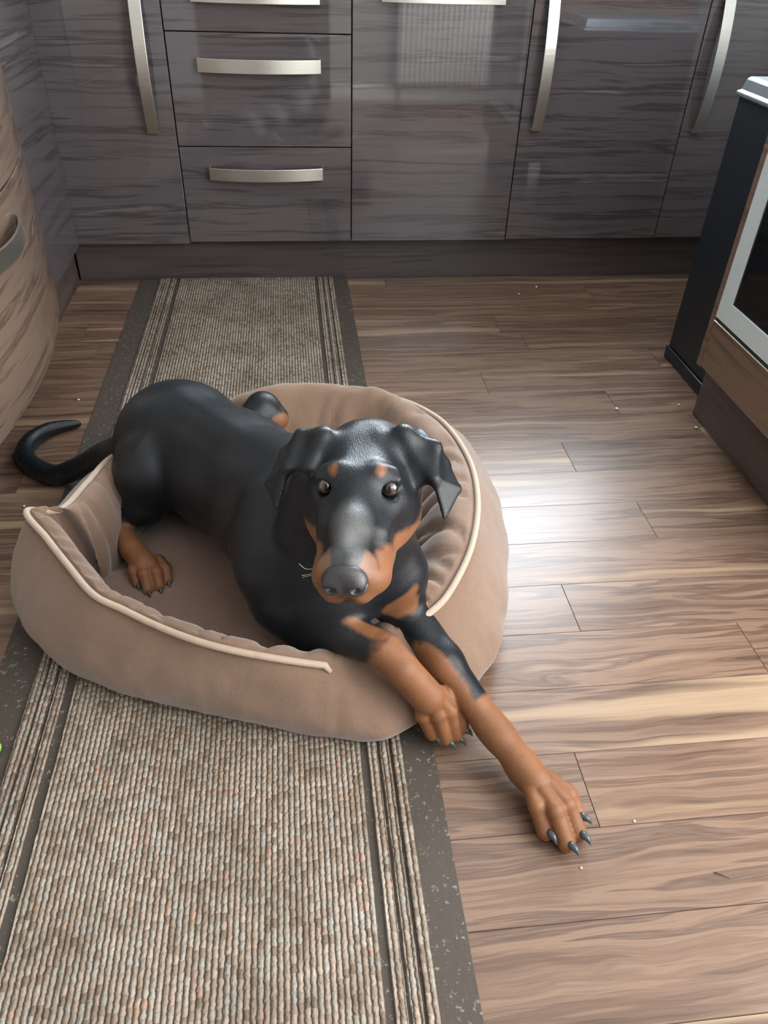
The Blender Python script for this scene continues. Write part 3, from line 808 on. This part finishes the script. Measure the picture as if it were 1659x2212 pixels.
# head
D += [HE((0, .046, -.035), (.0585, .078, .050), .03), HE((0, .018, -.016), (.046, .045, .040), .02),
      HC_((0, .08, -.03), (0, .14, -.06), .05, .055, .04)]
for s_ in (-1, 1):
    D += [HE((s_ * .040, .038, -.045), (.026, .050, .038), .02), HC_((s_ * .022, .004, .012), (s_ * .036, .008, .010), .0135, .010, .012),
          HC_((s_ * .030, .004, -.020), (s_ * .022, -.050, -.032), .020, .018, .016),           # below the eye
          HC_((s_ * .0145, -.035, -.052), (s_ * .0165, -.100, -.051), .0245, .0215, .010),      # flews
          HC_((s_ * .044, .035, -.060), (s_ * .020, -.045, -.068), .020, .016, .02)]
D += [HC_((0, -.002, -.008), (0, -.060, -.022), .025, .0215, .014), HC_((0, -.060, -.022), (0, -.108, -.031), .0215, .0185, .012),
      HC_((0, -.02, -.075), (0, -.090, -.073), .020, .012, .010), HE((0, -.110, -.042), (.022, .014, .018), .008),
      HE((.011, -.108, -.065), (.017, .016, .0125), .006), HE((-.011, -.108, -.065), (.017, .016, .0125), .006), HC_((.020, -.045, -.062), (.026, -.088, -.058), .022, .018, .012)]
D += [HC_((0, .02, .045), (0, .075, .052), .010, .008, .02, True)]                                                      # shallow furrow on the crown
for s_ in (-1, 1):
    D += [HC_((s_ * .027, -.003, .0075), (s_ * .044, .000, .0085), .0050, .0045, .006), HE((s_ * .0365, -.010, -.0015), (.0115, .0105, .0078), .003, True),
          HC_((s_ * .050, .000, .000), (s_ * .050, -.002, -.001), .004, .004, .004, True)]
# lip line and philtrum
D += [HC_((0, -.124, -.056), (0, -.121, -.067), .0014, .0014, .002, True)]
for s_ in (-1, 1):
    D += [HC_((0, -.121, -.0675), (s_ * .012, -.119, -.0715), .0018, .0016, .003, True), HC_((s_ * .012, -.119, -.0715), (s_ * .029, -.108, -.071), .0016, .0016, .003, True),
          HC_((s_ * .029, -.108, -.071), (s_ * .037, -.06, -.073), .0016, .0016, .003, True), HC_((s_ * .037, -.06, -.073), (s_ * .043, -.015, -.073), .0016, .0012, .003, True)]
# ears: rolled base, then the flap folding over and hanging down
def ear(pts, tris, th):
    return [Tri(*[hw(pts[i]) for i in t_], th, .0055) for t_ in tris]
EL = [(.0459, .0697, .0294), (.0624, .1013, .0211), (.0829, .0658, .0179), (.0661, .0346, -.0116), (.083, .0286, -.0045), (.0971, .0661, -.0028), (.1133, .0425, -.0243), (.0969, .0065, -.0426)]
ER = [(-.0467, .0651, .0251), (-.0491, .0983, .022), (-.0756, .0732, .0231), (-.0604, .0318, .0013), (-.0862, .0385, -.0033), (-.0986, .0748, .0001), (-.1151, .0487, -.0306), (-.0981, .0171, -.0462)]
TRS = [(0, 1, 2), (0, 2, 4), (0, 4, 3), (1, 5, 2), (2, 5, 4), (5, 6, 4), (6, 7, 4)]
for E0 in (EL, ER): D += ear(E0, TRS, .0037) + [HC_(E0[0], E0[3], .006, .006, .012), HC_((E0[0][0] * .8, E0[0][1], E0[0][2] - .012), E0[0], .016, .008, .02), HC_(E0[0], E0[2], .0045, .0042, .010), HC_(E0[2], E0[4], .0042, .0036, .010)]

DV, DQ = polygonise(D, .0022, (-.68, .42, -.02), (.42, 1.70, .60))
# iron the folded ears smooth
EP = []
for E0 in (EL, ER): EP += [Tri(*[hw(E0[i]) for i in t_], .0065) for t_ in TRS]
em = np.full(len(DV), 1.0); near = np.nonzero(np.linalg.norm(DV - hw((0, .06, 0)), axis=1) < .16)[0]
for p in EP: em[near] = np.minimum(em[near], p.d(DV[near]))
em = np.clip(.5 - em / .006, 0, 1)[:, None] * .55
Eg = np.concatenate([DQ[:, [0, 1]], DQ[:, [1, 2]], DQ[:, [2, 3]], DQ[:, [3, 0]]]); Eg = Eg[(em[Eg[:, 0], 0] > 0) | (em[Eg[:, 1], 0] > 0)]
dg = np.bincount(Eg.ravel(), minlength=len(DV)).astype(float)[:, None]; dg[dg == 0] = 1; em[dg[:, 0] <= 1] = 0
for it in range(14):
    acc = np.stack([np.bincount(Eg[:, 0], DV[Eg[:, 1], d_], len(DV)) + np.bincount(Eg[:, 1], DV[Eg[:, 0], d_], len(DV)) for d_ in range(3)], 1)
    DV = DV + (acc / dg - DV) * em
dog = np_mesh('dog', DV, DQ, M_dog)
tag(dog, 'black and tan short-haired dog dog lying in the brown bed, front paws over its rim', 'dog')
# coat markings and painted muzzle highlights
def soft(prims, P, w):
    f = np.full(len(P), 1.0)
    for p in prims: f = np.minimum(f, p.d(P))
    return np.clip(.5 - f / (2 * w), 0, 1)


TAN = [HE((-.0265, -.003, .021), (.0042, .010, .0058)), HE((.0265, -.003, .021), (.0048, .010, .0058)),                      # brow spots
       Cap((.205, .700, .055), (.262, .640, .05), .018, .045), Cap((.262, .640, .05), (.33, .51, .02), .06, .07),
       Cap((.150, .770, .085), (.215, .690, .062), .022, .034),
       Cap((.106, .725, .15), (.135, .70, .13), .030, .045), Cap((.135, .70, .13), (.19, .66, .03), .06, .07), Cap((.045, .762, .180), (.10, .732, .176), .006, .014),
       Cap((.128, .787, .165), (.164, .795, .205), .020, .006), Cap((.128, .787, .165), (.152, .79, .172), .018, .017), Cap((.021, .783, .150), (.060, .781, .150), .008, .006),
       Cap((-.342, 1.105, .078), (-.27, .96, .06), .034, .06),
       Ell((-.190, 1.150, .150), (.013, .03, .04)),
       Ell((-.040, 1.315, .170), (.020, .020, .022))]
for s_ in (-1, 1):
    TAN += [HE((s_ * .036, -.085, -.058), (.022, .042, .027)), HE((s_ * .022, -.100, -.058), (.030, .030, .022)), HE((s_ * .021, -.108, -.038), (.014, .018, .024)),
            HC_((s_ * .040, -.045, -.068), (s_ * .056, .020, -.068), .022, .018), HC_((s_ * .058, .020, -.060), (s_ * .060, .055, -.030), .012, .008)]
at = dog.data.attributes.new('tan', 'FLOAT', 'POINT')
co = np.empty(len(dog.data.vertices) * 3, np.float32); dog.data.vertices.foreach_get('co', co); co = co.reshape(-1, 3).astype(float)
tanv = soft(TAN, co, .011)
bridge = soft([HC_((0, -.02, .010), (0, -.108, -.010), .020, .0175)], co, .006); tanv = tanv * (1 - bridge)
at.data.foreach_set('value', tanv.astype(np.float32))
at = dog.data.attributes.new('grey', 'FLOAT', 'POINT')
gv = soft([HE((.0, -.075, -.008), (.015, .034, .014)), HE((-.016, -.112, -.020), (.012, .012, .012)), HE((.016, -.112, -.020), (.012, .012, .012))], co, .012)  # greying and silver bridge highlights, both painted into the coat
at.data.foreach_set('value', (gv * .65).astype(np.float32))


def child(o): o.parent = dog; return o


# nose
NZ = -.008
nE = lambda c, r, k, sub=False: HE((c[0], c[1], c[2] + NZ), r, k, sub)
nC = lambda a, b, ra, rb, k, sub=False: HC_((a[0], a[1], a[2] + NZ), (b[0], b[1], b[2] + NZ), ra, rb, k, sub)
NP = [nE((0, -.1235, -.030), (.0232, .0125, .0170), .004), nE((.0115, -.128, -.034), (.0115, .010, .0115), .005), nE((-.0115, -.128, -.034), (.0115, .010, .0115), .005), nC((0, -.126, -.038), (0, -.122, -.050), .006, .004, .006),
      nE((.0125, -.1385, -.0355), (.0052, .008, .0042), .002, True), nE((-.0125, -.1385, -.0355), (.0052, .008, .0042), .002, True),
      nC((.016, -.136, -.036), (.0235, -.128, -.031), .0022, .0014, .002, True), nC((-.016, -.136, -.036), (-.0235, -.128, -.031), .0022, .0014, .002, True),
      nC((0, -.1405, -.028), (0, -.134, -.050), .0013, .0013, .002, True)]
nv, nq = polygonise(NP, .0008, hw((0, -.125, -.035)) - .034, hw((0, -.125, -.035)) + .034)
child(np_mesh('nose', nv, nq, M_nose))['label'] = 'dark grey leathery nose'
# eyes
for s_ in (-1, 1):
    bm = bmesh.new(); bmesh.ops.create_uvsphere(bm, u_segments=40, v_segments=28, radius=.0102)
    bm.transform(Matrix.Scale(1, 4)); e = bm_obj('eye', bm, M_eye, dog, True)
    g_ = Matrix(HR.tolist()).to_4x4() @ Matrix.Rotation(math.radians(8 * -s_ + 6), 4, 'Z') @ Matrix.Rotation(math.radians(-24), 4, 'X')
    g_.translation = hw((s_ * .0352, -.0022, -.0008)); e.matrix_world = g_
    e['label'] = 'glossy brown eye'
# claws
def claw(tip, dirv, ln=.0175, r=.0049, up=.004):
    tip = np.array(tip); dirv = np.array(dirv, float); dirv /= np.linalg.norm(dirv); pts = []
    for i in range(7):
        s = i / 6; pts.append(tip + dirv * ln * s + np.array([0, 0, up * math.sin(s * 2.2) - .006 * s * s]))
    o = tube('claw', pts, [r, r * 1.02, r * .98, r * .85, r * .65, r * .42, r * .12], M_claw, dog, 10, 1.15); return o
for (a, b, c), dx in zip(LP, ((.35, -1, 0), (.45, -.9, 0), (.45, -.9, 0), (.7, -.7, 0))):
    claw(np.array(c) + np.array([.002, -.006, .008]), dx)
claw((.276, .600, .028), (.25, -.8, -.5), .014, .0036)
for (a, b, c), dx in zip(RP, ((.6, -.6, -.5), (.7, -.5, -.5), (.7, -.4, -.6), (.8, -.2, -.6))):
    claw(np.array(c) + np.array([.004, -.006, -.001]), dx, .014, .0042)
for (a, b, c), dx in zip(HP, ((.3, -1, -.2),) * 4):
    claw(np.array(c) + np.array([.002, -.004, .003]), dx, .012, .0036, .003)
# whiskers
for p, q, r in (((-.037, -.095, -.048), (-.044, -.101, -.044), (-.050, -.102, -.037)), ((-.038, -.095, -.054), (-.043, -.099, -.053), (-.048, -.102, -.052)), ((-.038, -.088, -.060), (-.044, -.092, -.060), (-.049, -.096, -.059))):
    W_ = [hw(x) for x in crom([p, q, r], 5)]; tube('whisker', W_, [.0002] * (len(W_) - 1) + [.0001], M_whisk, dog, 5)

# ------------------------------------------------------------------ crumbs and scraps
def crumb(x, y, z, r, mat, name='crumb'):
    bm = bmesh.new(); bmesh.ops.create_icosphere(bm, subdivisions=2, radius=r)
    for v_ in bm.verts:
        v_.co *= 1 + .35 * noise.noise(v_.co * (1.5 / r) + Vector((x * 50, y * 50, 0))); v_.co.z *= .6
    zm = min(v_.co.z for v_ in bm.verts)
    for v_ in bm.verts: v_.co.z -= zm
    o = bm_obj(name, bm, mat, None, True); o.location = (x, y, z + .0003); return o


for (x, y, r, lab) in ((.798, 1.607, .0042, 'pale crumb on the dark floor, largest, left of the oven plinth'), (.998 - .03, 1.617, .003, 'pale crumb at the foot of the black bin, topmost of the three'),
                       (.975 - .01, 1.506, .0036, 'pale crumb beside the oven plinth near a plank joint'), (.803, 2.40, .0036, 'tiny crumb on the floor by the back plinth, further right'),
                       (.729, 2.345, .0028, 'tiny crumb on the floor by the back plinth, further left'), (-.546, 1.727, .0032, 'pale speck on the floor between curved cabinet and mat'),
                       (-.569, 1.298, .0026, 'small white speck on the floor left of the bed corner'), (.34, .462, .0018, 'tiny speck on the floor below the stretched front paw'),
                       (.434, .519, .0018, 'tiny speck on the floor right of the stretched front paw')):
    tag(crumb(x, y, 0, r, M_crumb), lab, 'crumb', 'crumbs on the floor')
tw = tube('twig', [(.513, .440, .0016), (.522, .436, .0022), (.531, .431, .0014)], [.0007, .0009, .0005], M_dark_wood, None, 6)
tag(tw, 'tiny dark twig lying on the floor, lower right', 'twig')
lf = crumb(-.459, .706, .0075, .008, M_green, 'green_scrap'); lf.scale = (1, 1.3, .7)
tag(lf, 'bright green scrap on the mat at the left edge', 'scrap')
